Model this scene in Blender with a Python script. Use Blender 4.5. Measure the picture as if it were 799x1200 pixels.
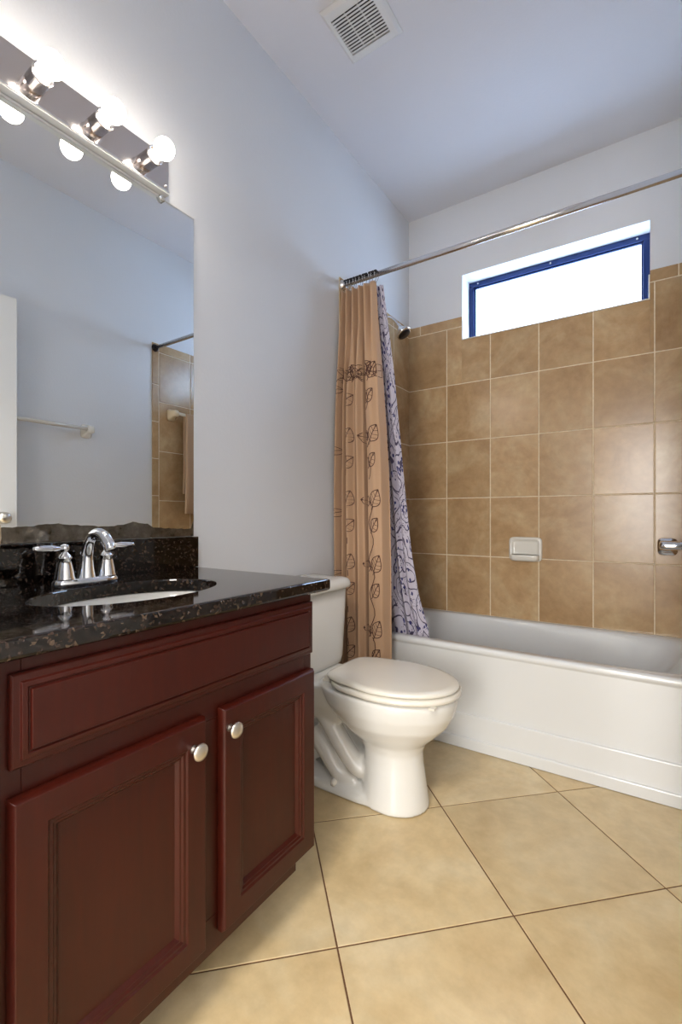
import bpy, bmesh, math, random
from mathutils import Vector, Matrix
random.seed(7)
for o in list(bpy.data.objects): bpy.data.objects.remove(o)
S = bpy.context.scene
C = S.collection
def lin(v):
    v /= 255.0
    return v/12.92 if v <= 0.04045 else ((v+0.055)/1.055)**2.4
def rgb(r, g, b, a=1): return (lin(r), lin(g), lin(b), a)

# ------------------------------------------------------------------ camera
F, W = 547.0, 799.0
cam = bpy.data.cameras.new('camera'); camo = bpy.data.objects.new('camera', cam); C.objects.link(camo)
cam.sensor_fit = 'HORIZONTAL'; cam.sensor_width = 36; cam.lens = F/W*36
cam.shift_y = 5.5/W; cam.clip_start = 0.01
camo.location = (0, 0, 1.0)
YAW = math.atan2(0.5582, 0.8297)
camo.rotation_euler = (math.pi/2, 0, YAW)
S.camera = camo
# ------------------------------------------------------------------ sky, lamps, exposure
S.view_settings.view_transform = 'Standard'; S.view_settings.look = 'None'
S.view_settings.exposure = 1.8; S.view_settings.gamma = 1.0; S.view_settings.use_curve_mapping = False
w = bpy.data.worlds.new('sky'); S.world = w; w.use_nodes = True
bg = w.node_tree.nodes['Background']; bg.inputs[0].default_value = (0.52, 0.71, 1.0, 1); bg.inputs[1].default_value = 3.5
def area(name, loc, rot, sx, sy, power, col):
    l = bpy.data.lights.new(name, 'AREA'); l.shape = 'RECTANGLE'; l.size = sx; l.size_y = sy; l.energy = power; l.color = col
    o = bpy.data.objects.new(name, l); C.objects.link(o); o.location = loc; o.rotation_euler = rot
    return o
# unseen fill lights added in the hallway: one at its far end, one overhead
area('hall_end_fill', (0.10, -2.75, 1.35), (math.radians(90), 0, 0), 1.1, 1.8, 31, (1.0, 0.98, 0.95))
area('hall_overhead_fill', (-0.2, -0.6, 2.62), (math.radians(10), 0, 0), 0.5, 0.5, 12, (1.0, 0.93, 0.84))
BULB = 8.5
BULB_COL = (1.0, 0.90, 0.78, 1)

# ------------------------------------------------------------------ constants of the room
XL, XR, YB, YF, ZC = -1.282, 0.245, 2.668, 0.25, 2.845
CZ = 0.834            # counter top
# ------------------------------------------------------------------ materials
def mat(name, base=(0.8,0.8,0.8,1), rough=0.5, metal=0.0, spec=0.5, **kw):
    m = bpy.data.materials.new(name); m.use_nodes = True
    p = m.node_tree.nodes['Principled BSDF']
    p.inputs['Base Color'].default_value = base; p.inputs['Roughness'].default_value = rough
    p.inputs['Metallic'].default_value = metal; p.inputs['Specular IOR Level'].default_value = spec
    for k, v in kw.items(): p.inputs[k.replace('_', ' ')].default_value = v
    return m
def N(m, t, **kw):
    n = m.node_tree.nodes.new(t)
    for k, v in kw.items(): setattr(n, k, v)
    return n
def L(m, a, b): m.node_tree.links.new(a, b)
def noise(m, vec, scale, detail=4, rough=0.55, dist=0.0):
    n = N(m, 'ShaderNodeTexNoise'); n.inputs['Scale'].default_value = scale; n.inputs['Detail'].default_value = detail
    n.inputs['Roughness'].default_value = rough; n.inputs['Distortion'].default_value = dist
    L(m, vec, n.inputs['Vector']); return n
def ramp(m, fac, stops, interp='LINEAR'):
    r = N(m, 'ShaderNodeValToRGB'); r.color_ramp.interpolation = interp
    e = r.color_ramp.elements
    while len(e) < len(stops): e.new(0.5)
    for i, (p, c) in enumerate(stops): e[i].position = p; e[i].color = c
    L(m, fac, r.inputs[0]); return r
def mixc(m, fac, a, b, mode='MIX'):
    n = N(m, 'ShaderNodeMix', data_type='RGBA', blend_type=mode)
    for s, v in ((n.inputs[0], fac), (n.inputs[6], a), (n.inputs[7], b)):
        if hasattr(v, 'node'): L(m, v, s)
        else: s.default_value = v
    return n.outputs[2]
def mth(m, op, a, b=None, c=None):
    n = N(m, 'ShaderNodeMath', operation=op)
    for s, v in zip(n.inputs, (a, b, c)):
        if v is None: continue
        if hasattr(v, 'node'): L(m, v, s)
        else: s.default_value = v
    return n.outputs[0]
def bump(m, h, strength=0.1, dist=0.01):
    b = N(m, 'ShaderNodeBump'); b.inputs['Strength'].default_value = strength; b.inputs['Distance'].default_value = dist
    L(m, h, b.inputs['Height']); L(m, b.outputs[0], m.node_tree.nodes['Principled BSDF'].inputs['Normal'])
def P(m): return m.node_tree.nodes['Principled BSDF']
def coord(m, kind='Object'): return N(m, 'ShaderNodeTexCoord').outputs[kind]

M = {}
def paint(name, col, rough=0.6):
    m = mat(name, col, rough); c = coord(m)
    n = noise(m, c, 90, 3); bump(m, n.outputs[0], 0.12, 0.004)
    v = noise(m, c, 1.7, 2)
    r = ramp(m, v.outputs[0], [(0.3, tuple(x*0.96 for x in col[:3])+(1,)), (0.7, col)]); L(m, r.outputs[0], P(m).inputs['Base Color'])
    return m
M['wall'] = paint('wall_paint', rgb(226, 228, 231), 0.5)
M['ceil'] = paint('ceiling_paint', rgb(224, 225, 231), 0.8)
M['white_paint'] = mat('white_paint', rgb(225, 226, 226), 0.4)
def tilemat(name, dark, mid, light, scale, rough, nb=0.05):
    m = mat(name, mid, rough); c = coord(m)
    g = N(m, 'ShaderNodeNewGeometry')
    off = N(m, 'ShaderNodeVectorMath', operation='MULTIPLY_ADD')
    L(m, g.outputs['Random Per Island'], off.inputs[0]); off.inputs[1].default_value = (13.1, 7.3, 9.7); L(m, c, off.inputs[2])
    n1 = noise(m, off.outputs[0], scale, 6, 0.62, 0.6)
    r = ramp(m, n1.outputs[0], [(0.28, dark), (0.5, mid), (0.72, light)])
    n2 = noise(m, off.outputs[0], scale*6, 5, 0.6)
    r2 = ramp(m, n2.outputs[0], [(0.3, (0.88,0.87,0.85,1)), (0.65, (1.04,1.04,1.04,1))])
    col = mixc(m, 1.0, r.outputs[0], r2.outputs[0], 'MULTIPLY')
    v = mth(m, 'MULTIPLY_ADD', g.outputs['Random Per Island'], 0.14, 0.93)
    cc = N(m, 'ShaderNodeCombineColor'); [L(m, v, cc.inputs[i]) for i in range(3)]
    col = mixc(m, 1.0, col, cc.outputs[0], 'MULTIPLY')
    L(m, col, P(m).inputs['Base Color'])
    bump(m, n2.outputs[0], nb, 0.003)
    return m
M['wall_tile'] = tilemat('tan_wall_tile', rgb(162, 128, 90), rgb(182, 150, 110), rgb(197, 172, 134), 4.5, 0.22)
M['floor_tile'] = tilemat('beige_floor_tile', rgb(196, 169, 124), rgb(210, 187, 144), rgb(219, 202, 166), 3.2, 0.28)
def grout(name, col):
    m = mat(name, col, 0.9); n = noise(m, coord(m), 60, 4)
    r = ramp(m, n.outputs[0], [(0.3, tuple(x*0.8 for x in col[:3])+(1,)), (0.7, col)]); L(m, r.outputs[0], P(m).inputs['Base Color']); return m
M['wall_grout'] = grout('cream_grout', rgb(232, 214, 184))
M['floor_grout'] = grout('brown_grout', rgb(112, 78, 50))
# porcelain / acrylic
def glaze(name, col, rough):
    m = mat(name, col, rough, Coat_Weight=0.3, Coat_Roughness=0.05); n = noise(m, coord(m), 3, 2)
    r = ramp(m, n.outputs[0], [(0.3, tuple(x*0.97 for x in col[:3])+(1,)), (0.7, col)]); L(m, r.outputs[0], P(m).inputs['Base Color']); return m
M['porcelain'] = glaze('white_porcelain', rgb(226, 225, 220), 0.12)
M['seat'] = glaze('cream_seat_plastic', rgb(228, 223, 211), 0.25)
M['tub'] = glaze('white_tub_enamel', rgb(217, 218, 217), 0.16)
M['ceramic'] = glaze('white_ceramic', rgb(228, 224, 214), 0.15)
M['cream'] = glaze('cream_ceramic', rgb(226, 208, 176), 0.3)
# metals
def metal(name, col, rough):
    m = mat(name, col, rough, 1.0); n = noise(m, coord(m), 40, 3)
    v = mth(m, 'MULTIPLY_ADD', n.outputs[0], 0.06, rough); L(m, v, P(m).inputs['Roughness']); return m
M['chrome'] = metal('chrome', (0.86, 0.87, 0.9, 1), 0.03)
M['plate'] = metal('polished_plate', (0.72, 0.68, 0.67, 1), 0.10)
M['nickel'] = metal('satin_nickel', (0.72, 0.68, 0.62, 1), 0.28)
M['rod'] = metal('brushed_rod', (0.80, 0.78, 0.78, 1), 0.16)
M['dark_metal'] = mat('dark_bronze', rgb(34, 30, 34), 0.35, 0.6)
M['mirror'] = metal('mirror_glass', (0.92, 0.95, 0.96, 1), 0.0)
P(M['mirror']).inputs['Roughness'].default_value = 0
for l in list(P(M['mirror']).inputs['Roughness'].links): M['mirror'].node_tree.links.remove(l)
m = M['wear'] = mat('desilvered_edge', rgb(60, 52, 44), 0.12, 0.7); n = noise(m, coord(m), 45, 6, 0.7)
r = ramp(m, n.outputs[0], [(0.3, rgb(70, 62, 52)), (0.55, rgb(120, 112, 100)), (0.75, rgb(160, 154, 142))]); L(m, r.outputs[0], P(m).inputs['Base Color'])
M['window_frame'] = mat('window_frame_blue', rgb(20, 42, 92), 0.35, 0.3)
M['black'] = mat('black_gap', rgb(12, 11, 12), 0.7)
M['caulk'] = mat('caulk', rgb(222, 216, 206), 0.5)
# glass
m = M['glass'] = bpy.data.materials.new('window_glass'); m.use_nodes = True; nt = m.node_tree; nt.nodes.clear()
out = nt.nodes.new('ShaderNodeOutputMaterial'); mx = nt.nodes.new('ShaderNodeMixShader'); tr = nt.nodes.new('ShaderNodeBsdfTransparent'); gl = nt.nodes.new('ShaderNodeBsdfGlossy')
gl.inputs['Roughness'].default_value = 0.02; mx.inputs[0].default_value = 0.06; tr.inputs[0].default_value = (0.96, 0.98, 1, 1)
nt.links.new(tr.outputs[0], mx.inputs[1]); nt.links.new(gl.outputs[0], mx.inputs[2]); nt.links.new(mx.outputs[0], out.inputs[0])
M['clear'] = mat('clear_plastic', (0.95,0.95,0.95,1), 0.1, Transmission_Weight=0.8)
# bulb
m = M['bulb'] = mat('lit_bulb', (0.9,0.9,0.88,1), 0.3); P(m).inputs['Emission Color'].default_value = BULB_COL; P(m).inputs['Emission Strength'].default_value = BULB
# wood
m = M['wood'] = mat('cherry_stained_wood', rgb(92, 36, 28), 0.34, 0, 0.32)
c = coord(m); mp = N(m, 'ShaderNodeMapping'); mp.inputs['Scale'].default_value = (14, 14, 1.6); L(m, c, mp.inputs[0])
n = noise(m, mp.outputs[0], 5, 6, 0.6, 0.4)
r = ramp(m, n.outputs[0], [(0.25, rgb(49, 12, 5)), (0.5, rgb(55, 14, 6)), (0.8, rgb(61, 17, 7))]); L(m, r.outputs[0], P(m).inputs['Base Color'])
bump(m, n.outputs[0], 0.04, 0.002)
# granite
m = M['granite'] = mat('dark_granite', rgb(20, 16, 14), 0.05, Coat_Weight=0.1, Coat_Roughness=0.02)
c = coord(m); d = noise(m, c, 25, 3)
vm = N(m, 'ShaderNodeVectorMath', operation='MULTIPLY_ADD'); L(m, d.outputs['Color'], vm.inputs[0]); vm.inputs[1].default_value = (0.03,)*3; L(m, c, vm.inputs[2])
v = N(m, 'ShaderNodeTexVoronoi'); v.inputs['Scale'].default_value = 190; L(m, vm.outputs[0], v.inputs['Vector'])
sp = N(m, 'ShaderNodeSeparateColor'); L(m, v.outputs['Color'], sp.inputs[0])
r = ramp(m, sp.outputs[0], [(0.0, rgb(8, 6, 6)), (0.36, rgb(18, 13, 11)), (0.58, rgb(36, 26, 22)), (0.80, rgb(56, 43, 36)), (0.94, rgb(86, 72, 60))], 'CONSTANT')
n2 = noise(m, c, 420, 4, 0.7); r2 = ramp(m, n2.outputs[0], [(0.3, (0.45,0.45,0.45,1)), (0.7, (1.25,1.2,1.15,1))])
L(m, mixc(m, 1.0, r.outputs[0], r2.outputs[0], 'MULTIPLY'), P(m).inputs['Base Color'])
# fabrics
def weave(m, c, s=900, st=0.15):
    n = noise(m, c, s, 2); bump(m, n.outputs[0], st, 0.001)
m = M['curtain'] = mat('tan_curtain_fabric', rgb(188, 152, 120), 0.75, Sheen_Weight=0.2); weave(m, coord(m))
m = M['thread'] = mat('brown_thread', rgb(74, 40, 28), 0.7)
m = M['towel'] = mat('tan_towel', rgb(190, 158, 126), 0.95, Sheen_Weight=0.4); weave(m, coord(m), 300, 0.6)
m = M['liner'] = mat('paisley_fabric', rgb(200, 196, 214), 0.7)
uv = coord(m, 'UV')
base = rgb(196, 190, 204); navy = rgb(44, 44, 104); grey = rgb(112, 104, 122)
wn = noise(m, uv, 4.5, 2); vm = N(m, 'ShaderNodeVectorMath', operation='MULTIPLY_ADD'); L(m, wn.outputs['Color'], vm.inputs[0]); vm.inputs[1].default_value = (0.16,)*3; L(m, uv, vm.inputs[2])
def vor(scale, vec, feat='F1'):
    v = N(m, 'ShaderNodeTexVoronoi'); v.feature = feat; v.inputs['Scale'].default_value = scale; L(m, vec, v.inputs['Vector']); return v
v1 = vor(6.0, vm.outputs[0])
ring = mth(m, 'SINE', mth(m, 'MULTIPLY', v1.outputs['Distance'], 34.0))
ringm = mth(m, 'GREATER_THAN', ring, 0.86)
v2 = vor(34, uv); dots = mth(m, 'LESS_THAN', v2.outputs['Distance'], 0.33)
v2c = N(m, 'ShaderNodeSeparateColor'); L(m, v2.outputs['Color'], v2c.inputs[0])
dots = mth(m, 'MULTIPLY', dots, mth(m, 'GREATER_THAN', v2c.outputs[0], 0.35))
v3 = vor(80, vm.outputs[0]); fine = mth(m, 'LESS_THAN', v3.outputs['Distance'], 0.28)
n5 = noise(m, uv, 7, 1); zone = mth(m, 'GREATER_THAN', n5.outputs[0], 0.5)
fine = mth(m, 'MULTIPLY', fine, zone)
dots = mth(m, 'MULTIPLY', dots, mth(m, 'LESS_THAN', n5.outputs[0], 0.56))
col = mixc(m, fine, base, grey); col = mixc(m, ringm, col, rgb(70, 62, 88)); col = mixc(m, dots, col, navy)
L(m, col, P(m).inputs['Base Color'])

# ------------------------------------------------------------------ mesh helpers
def obj(name, bm, m, parent=None, smooth=False, bevel=0.0, sub=0, angle=40):
    me = bpy.data.meshes.new(name)
    bmesh.ops.recalc_face_normals(bm, faces=bm.faces)
    bm.to_mesh(me); bm.free()
    for mm in (m if isinstance(m, (list, tuple)) else [m]): me.materials.append(mm)
    o = bpy.data.objects.new(name, me); C.objects.link(o)
    if parent: o.parent = parent; o.matrix_parent_inverse = Matrix.Translation(-parent.location) if parent.type == 'EMPTY' else Matrix()
    if smooth:
        for p in me.polygons: p.use_smooth = True
    if bevel:
        b = o.modifiers.new('bevel', 'BEVEL'); b.width = bevel; b.segments = 3; b.limit_method = 'ANGLE'; b.angle_limit = math.radians(35)
        for p in me.polygons: p.use_smooth = True
        es = o.modifiers.new('wn', 'WEIGHTED_NORMAL'); es.keep_sharp = False
    if sub:
        s = o.modifiers.new('sub', 'SUBSURF'); s.levels = sub; s.render_levels = sub
    return o
def thing(name, label, cat, loc=(0,0,0), group=None):
    o = bpy.data.objects.new(name, None); C.objects.link(o); o.location = loc; o.empty_display_size = 0.05
    o['label'] = label; o['category'] = cat
    if group: o['group'] = group
    return o
def tag(o, label, cat, group=None):
    o['label'] = label; o['category'] = cat
    if group: o['group'] = group
    return o
def struct(o): o['kind'] = 'structure'; return o
def box(bm, a, b):
    x0, y0, z0 = a; x1, y1, z1 = b
    v = [bm.verts.new(p) for p in ((x0,y0,z0),(x1,y0,z0),(x1,y1,z0),(x0,y1,z0),(x0,y0,z1),(x1,y0,z1),(x1,y1,z1),(x0,y1,z1))]
    for f in ((0,3,2,1),(4,5,6,7),(0,1,5,4),(1,2,6,5),(2,3,7,6),(3,0,4,7)): bm.faces.new([v[i] for i in f])
    return v
def B(*boxes):
    bm = bmesh.new()
    for a, b in boxes: box(bm, a, b)
    return bm
def rings(bm, rs, closed=True, cap0=True, cap1=True, mi=0):
    vs = [[bm.verts.new(p) for p in r] for r in rs]
    n = len(vs[0])
    for a, b in zip(vs, vs[1:]):
        for i in range(n if closed else n-1):
            j = (i+1) % n
            f = bm.faces.new((a[i], a[j], b[j], b[i])); f.material_index = mi
    if cap0: bm.faces.new(vs[0][::-1]).material_index = mi
    if cap1: bm.faces.new(vs[-1]).material_index = mi
    return vs
def lathe(bm, prof, center, axis='Z', n=32, cap0=True, cap1=True):
    """prof: (radius, height along axis)"""
    ax = {'X': Vector((1,0,0)), 'Y': Vector((0,1,0)), 'Z': Vector((0,0,1))}[axis] if isinstance(axis, str) else Vector(axis).normalized()
    q = Vector((0,0,1)).rotation_difference(ax); c = Vector(center); rs = []
    for r, h in prof:
        rs.append([c + q @ Vector((r*math.cos(2*math.pi*i/n), r*math.sin(2*math.pi*i/n), h)) for i in range(n)])
    rings(bm, rs, True, cap0, cap1)
def tube(bm, pts, rad, n=12, cap=True, mi=0, flat=None):
    pts = [Vector(p) for p in pts]
    if not hasattr(rad, '__len__'): rad = [rad]*len(pts)
    rs = []; up = None
    for i, p in enumerate(pts):
        t = (pts[min(i+1, len(pts)-1)] - pts[max(i-1, 0)]).normalized()
        if up is None:
            up = Vector((0,0,1)) if abs(t.z) < 0.9 else Vector((0,1,0))
        s = t.cross(up).normalized(); u2 = s.cross(t).normalized(); up = u2
        rs.append([p + (s*math.cos(2*math.pi*k/n)*(flat or 1) + u2*math.sin(2*math.pi*k/n))*rad[i] for k in range(n)])
    rings(bm, rs, True, cap, cap, mi)
def smoothpts(ps, k=8):
    ps = [Vector(p) for p in ps]; out = []
    for i in range(len(ps)-1):
        p0, p1, p2, p3 = ps[max(i-1,0)], ps[i], ps[i+1], ps[min(i+2, len(ps)-1)]
        for j in range(k):
            t = j/k
            out.append(0.5*((2*p1)+(-p0+p2)*t+(2*p0-5*p1+4*p2-p3)*t*t+(-p0+3*p1-3*p2+p3)*t*t*t))
    out.append(ps[-1]); return out
def lerp(a, b, t): return a+(b-a)*t
def interp(tab, x):
    if x <= tab[0][0]: return tab[0][1]
    for (a, va), (b, vb) in zip(tab, tab[1:]):
        if x <= b: return lerp(va, vb, (x-a)/(b-a))
    return tab[-1][1]
def cosint(tab, x):
    if x <= tab[0][0]: return tab[0][1]
    for (a, va), (b, vb) in zip(tab, tab[1:]):
        if x <= b:
            t = (x-a)/(b-a); return lerp(va, vb, 0.5-0.5*math.cos(math.pi*t))
    return tab[-1][1]

# ------------------------------------------------------------------ room shell
HX0, HX1, HY = -1.6, 1.0, -2.9      # the hallway behind the camera
floor = struct(obj('floor', B(((HX0-0.1, HY-0.1, -0.10), (HX1+0.1, YB+0.15, -0.002))), M['floor_grout']))
ceiling = struct(obj('ceiling', B(((XL-0.12, YF-0.12, ZC), (XR+0.12, YB+0.15, ZC+0.1))), M['ceil']))
struct(obj('wall_left', B(((XL-0.12, YF, -0.002), (XL, YB, ZC))), M['wall']))
struct(obj('wall_right', B(((XR, YF, -0.002), (XR+0.12, YB, ZC))), M['wall']))
WX0, WX1, WZ0, WZ1 = -0.938, -0.020, 2.032, 2.415
wb = struct(obj('wall_back', B(((XL-0.12, YB, -0.002), (WX0, YB+0.15, ZC)), ((WX1, YB, -0.002), (XR+0.12, YB+0.15, ZC)),
            ((WX0, YB, -0.002), (WX1, YB+0.15, WZ0)), ((WX0, YB, WZ1), (WX1, YB+0.15, ZC))), M['wall']))
DX0, DX1, DZ = -0.72, 0.205, 2.10
struct(obj('wall_front', B(((XL-0.32, YF-0.12, -0.002), (DX0, YF, ZC)), ((DX1, YF-0.12, -0.002), (HX1+0.1, YF, ZC)), ((DX0, YF-0.12, DZ), (DX1, YF, ZC))), M['wall']))
struct(obj('wall_hall', B(((HX0-0.1, HY-0.1, -0.002), (HX1+0.1, HY, 2.7)), ((HX0-0.1, HY, -0.002), (HX0, YF-0.12, 2.7)), ((HX1, HY, -0.002), (HX1+0.1, YF-0.12, 2.7))), M['wall']))
struct(obj('ceiling_hall', B(((HX0-0.1, HY-0.1, 2.7), (HX1+0.1, YF-0.12, 2.8))), M['ceil']))

def tile_rect(bm, to3, a0, a1, b0, b1, h=0.004, e=0.0018):
    """a small pillow-edged tile over the wall rectangle; to3(a, b, height) -> point"""
    o = [(a0,b0),(a1,b0),(a1,b1),(a0,b1)]; i = [(a0+e,b0+e),(a1-e,b0+e),(a1-e,b1-e),(a0+e,b1-e)]
    rings(bm, [[to3(a,b,0) for a,b in o], [to3(a,b,h*0.6) for a,b in o], [to3(a,b,h) for a,b in i]], True, False, True)
def sub_rect(r, hole):
    a0,a1,b0,b1 = r; h0,h1,g0,g1 = hole
    if a1 <= h0 or a0 >= h1 or b1 <= g0 or b0 >= g1: return [r]
    out = []
    if a0 < h0: out.append((a0, h0, b0, b1)); a0 = h0
    if a1 > h1: out.append((h1, a1, b0, b1)); a1 = h1
    if b0 < g0: out.append((a0, a1, b0, g0))
    if b1 > g1: out.append((a0, a1, g1, b1))
    return [q for q in out if q[1]-q[0] > 0.006 and q[3]-q[2] > 0.006]
G = 0.0026
ROWS = [0.439+0.335*k for k in range(6)]          # 0.439 ... 2.114
TOP = 2.171; TW = 0.257
# back wall
bm = bmesh.new(); to3 = lambda a, b, h: (a, YB-0.004-h, b)
cols = [-0.002-TW*k for k in range(5, -2, -1)]
cols = [max(c, XL) for c in cols]; cols[-1] = min(cols[-1], XR)
for a0, a1 in zip(cols, cols[1:]):
    for b0, b1 in zip(ROWS, ROWS[1:]):
        for q in sub_rect((a0+G, a1-G, b0+G, b1-G), (WX0, WX1, WZ0, WZ1)): tile_rect(bm, to3, *q)
    if a1-a0 > 0.02: tile_rect(bm, to3, a0+G, a1-G, 0.30, 0.439-G)
bc = [XL, -1.2006, -0.878, -0.555, -0.232, 0.0906, XR]
for a0, a1 in zip(bc, bc[1:]):
    for q in sub_rect((a0+G, a1-G, ROWS[-1]+G, TOP), (WX0, WX1, WZ0, WZ1)): tile_rect(bm, to3, *q)
gb = bmesh.new()
for q in sub_rect((XL, XR, 0.02, TOP), (WX0, WX1, WZ0, WZ1)): box(gb, (q[0], YB-0.0065, q[2]), (q[1], YB-0.0002, q[3]))
obj('grout_backing', gb, M['wall_grout'], wb)
t = obj('tiling', bm, M['wall_tile'], wb)
# side walls
TY0, TY1 = 1.886, 1.937
def side_tiles(x, s, wall):
    bm = bmesh.new(); to3 = lambda a, b, h: (x+s*(0.004+h), a, b)
    ys = [TY1, TY1+TW, TY1+2*TW, YB-0.007]
    for a0, a1 in zip(ys, ys[1:]):
        for b0, b1 in zip(ROWS, ROWS[1:]): tile_rect(bm, to3, a0+G, a1-G, b0+G, b1-G)
        tile_rect(bm, to3, a0+G, a1-G, 0.30, 0.439-G)
        tile_rect(bm, to3, a0+G, a1-G, ROWS[-1]+G, TOP)
    z = 1.392
    zs = sorted([1.392+0.25*k for k in range(-6, 4)]); zs = [q for q in zs if 0 < q < TOP-0.02]
    zs = [0.0]+zs+[TOP]
    for b0, b1 in zip(zs, zs[1:]): tile_rect(bm, to3, TY0+0.001, TY1-G, b0+G, b1-G)
    gb = bmesh.new(); xs = sorted((x+s*0.0002, x+s*0.0065)); box(gb, (xs[0], TY0+0.002, 0), (xs[1], YB-0.0066, TOP))
    o = bpy.data.objects[wall]
    obj('grout_backing', gb, M['wall_grout'], o); obj('tiling', bm, M['wall_tile'], o)
side_tiles(XL, 1, 'wall_left'); side_tiles(XR, -1, 'wall_right')
# floor tiles at 45 degrees
bm = bmesh.new(); s = 0.45; g = 0.0022; A0 = Vector((-0.294, 1.213)); c45 = math.sqrt(0.5)
for i in range(-10, 8):
    for j in range(-10, 8):
        def to3(a, b, h, i=i, j=j):
            u = s*i+a; v = s*j+b; return (A0.x+(u-v)*c45, A0.y+(u+v)*c45, -0.002+h)
        tile_rect(bm, to3, g, s-g, g, s-g, 0.002, 0.0016)
for co, no in (((XL,0,0),(-1,0,0)), ((XR,0,0),(1,0,0)), ((0,YB,0),(0,1,0)), ((0,HY,0),(0,-1,0))):
    bmesh.ops.bisect_plane(bm, geom=bm.verts[:]+bm.edges[:]+bm.faces[:], plane_co=co, plane_no=no, clear_outer=True)
obj('tiling', bm, M['floor_tile'], floor)
struct(obj('baseboard_left', B(((XL, 1.0, 0), (XL+0.012, 1.884, 0.085))), M['white_paint'], bevel=0.003))
struct(obj('baseboard_right', B(((XR-0.012, YF, 0), (XR, 1.884, 0.085))), M['white_paint'], bevel=0.003))

# ------------------------------------------------------------------ window
FY = YB+0.118
def rect_frame(bm, x0, x1, z0, z1, y0, y1, t):
    for a, b in (((x0,y0,z0),(x1,y1,z0+t)), ((x0,y0,z1-t),(x1,y1,z1)), ((x0,y0,z0+t),(x0+t,y1,z1-t)), ((x1-t,y0,z0+t),(x1,y1,z1-t))): box(bm, a, b)
bm = bmesh.new(); rect_frame(bm, WX0, WX1, WZ0, WZ1, FY, FY+0.03, 0.03); rect_frame(bm, WX0+0.03, WX1-0.03, WZ0+0.03, WZ1-0.03, FY+0.012, FY+0.028, 0.008)
win = struct(obj('window_1', bm, M['window_frame'], bevel=0.003))
obj('pane', B(((WX0+0.034, FY+0.018, WZ0+0.034), (WX1-0.034, FY+0.021, WZ1-0.034))), M['glass'], win)
for x in (WX0+0.055, -0.48, WX1-0.055):
    bm = bmesh.new(); lathe(bm, [(0.005,0),(0.005,0.002),(0.002,0.0035)], (x, FY-0.0002, WZ1-0.014), (0,-1,0), 12); obj('screw', bm, M['nickel'], win, True)
# thin tiled / marble sill and the low tiled returns at either side
bm = B(((WX0, YB-0.012, WZ0-0.0), (WX1, FY, WZ0+0.006)))
struct(obj('trim_1', bm, M['caulk'], bevel=0.002))
struct(obj('trim_2', B(((WX0, YB-0.012, WZ0+0.006), (WX0+0.006, FY-0.02, TOP-0.02))), M['caulk'], bevel=0.002))
struct(obj('trim_3', B(((WX1-0.006, YB-0.012, WZ0+0.006), (WX1, FY-0.02, TOP-0.02))), M['caulk'], bevel=0.002))

# ------------------------------------------------------------------ open door leaf against the right wall
door = bpy.data.objects.new('door_1', None); C.objects.link(door); door['kind'] = 'structure'
hx, hy, ex, ey = 0.205, 0.30, 0.105, 1.037
door.location = (hx, hy, 0.01); ln = math.hypot(ex-hx, ey-hy); door.rotation_euler = (0, 0, math.atan2(ey-hy, ex-hx))
def dpart(name, bm, m, **k):
    o = obj(name, bm, m, None, **k); o.parent = door; return o
bm = B(((0, -0.035, 0), (ln, 0, 2.085)))
lf = dpart('door_leaf', bm, M['white_paint'], bevel=0.002)
bm = bmesh.new()
for s in (0.0, ): lathe(bm, [(0.03,0),(0.03,0.006),(0.012,0.01),(0.011,0.03),(0.022,0.036),(0.028,0.048),(0.024,0.06),(0.008,0.066)], (ln-0.06, 0.0, 0.985), 'Y', 24)
dpart('door_knob', bm, M['nickel'], smooth=True)

# ------------------------------------------------------------------ bathtub
tx0, tx1, ty0, ty1, tz = XL+0.0115, XR-0.0115, 1.975, YB-0.0115, 0.44
tub = thing('bathtub', 'white alcove bathtub with a ridged front apron below the tan wall tiles', 'bathtub', (XL+0.76, 2.3, 0))
# apron: extruded profile, rounded rim included, then basin rings
prof = [(1.966,0.002),(1.966,0.0415),(1.9668,0.0455),(1.969,0.048),(1.973,0.049),(1.976,0.0495),(1.976,0.1405),(1.9768,0.1445),(1.979,0.147),(1.983,0.148),(1.986,0.1485),(1.9865,0.405),(1.984,0.411),(1.981,0.4145),(1.979,0.42),(1.979,0.427),(1.9815,0.434),(1.987,0.439),(1.995,0.4405)]
bm = bmesh.new()
rings(bm, [[(tx0, y, z) for y, z in prof], [(tx1, y, z) for y, z in prof]], False, False, False)
ap = obj('apron', bm, M['tub'], tub, True)
ap.modifiers.new('wn', 'WEIGHTED_NORMAL').keep_sharp = False
bm = bmesh.new(); n = 96
def rectpt(a, x0, x1, y0, y1):
    cx, cy, hx, hy = (x0+x1)/2, (y0+y1)/2, (x1-x0)/2, (y1-y0)/2
    dx, dy = math.cos(a), math.sin(a); 
    p = 40.0
    k = (abs(dx)**p+abs(dy)**p)**(-1/p); return cx+hx*dx*k, cy+hy*dy*k
def sup(a, x0, x1, y0, y1, p):
    cx, cy, hx, hy = (x0+x1)/2, (y0+y1)/2, (x1-x0)/2, (y1-y0)/2
    dx, dy = math.cos(a), math.sin(a); k = (abs(dx)**p+abs(dy)**p)**(-1/p); return cx+hx*dx*k, cy+hy*dy*k
rs = []
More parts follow.
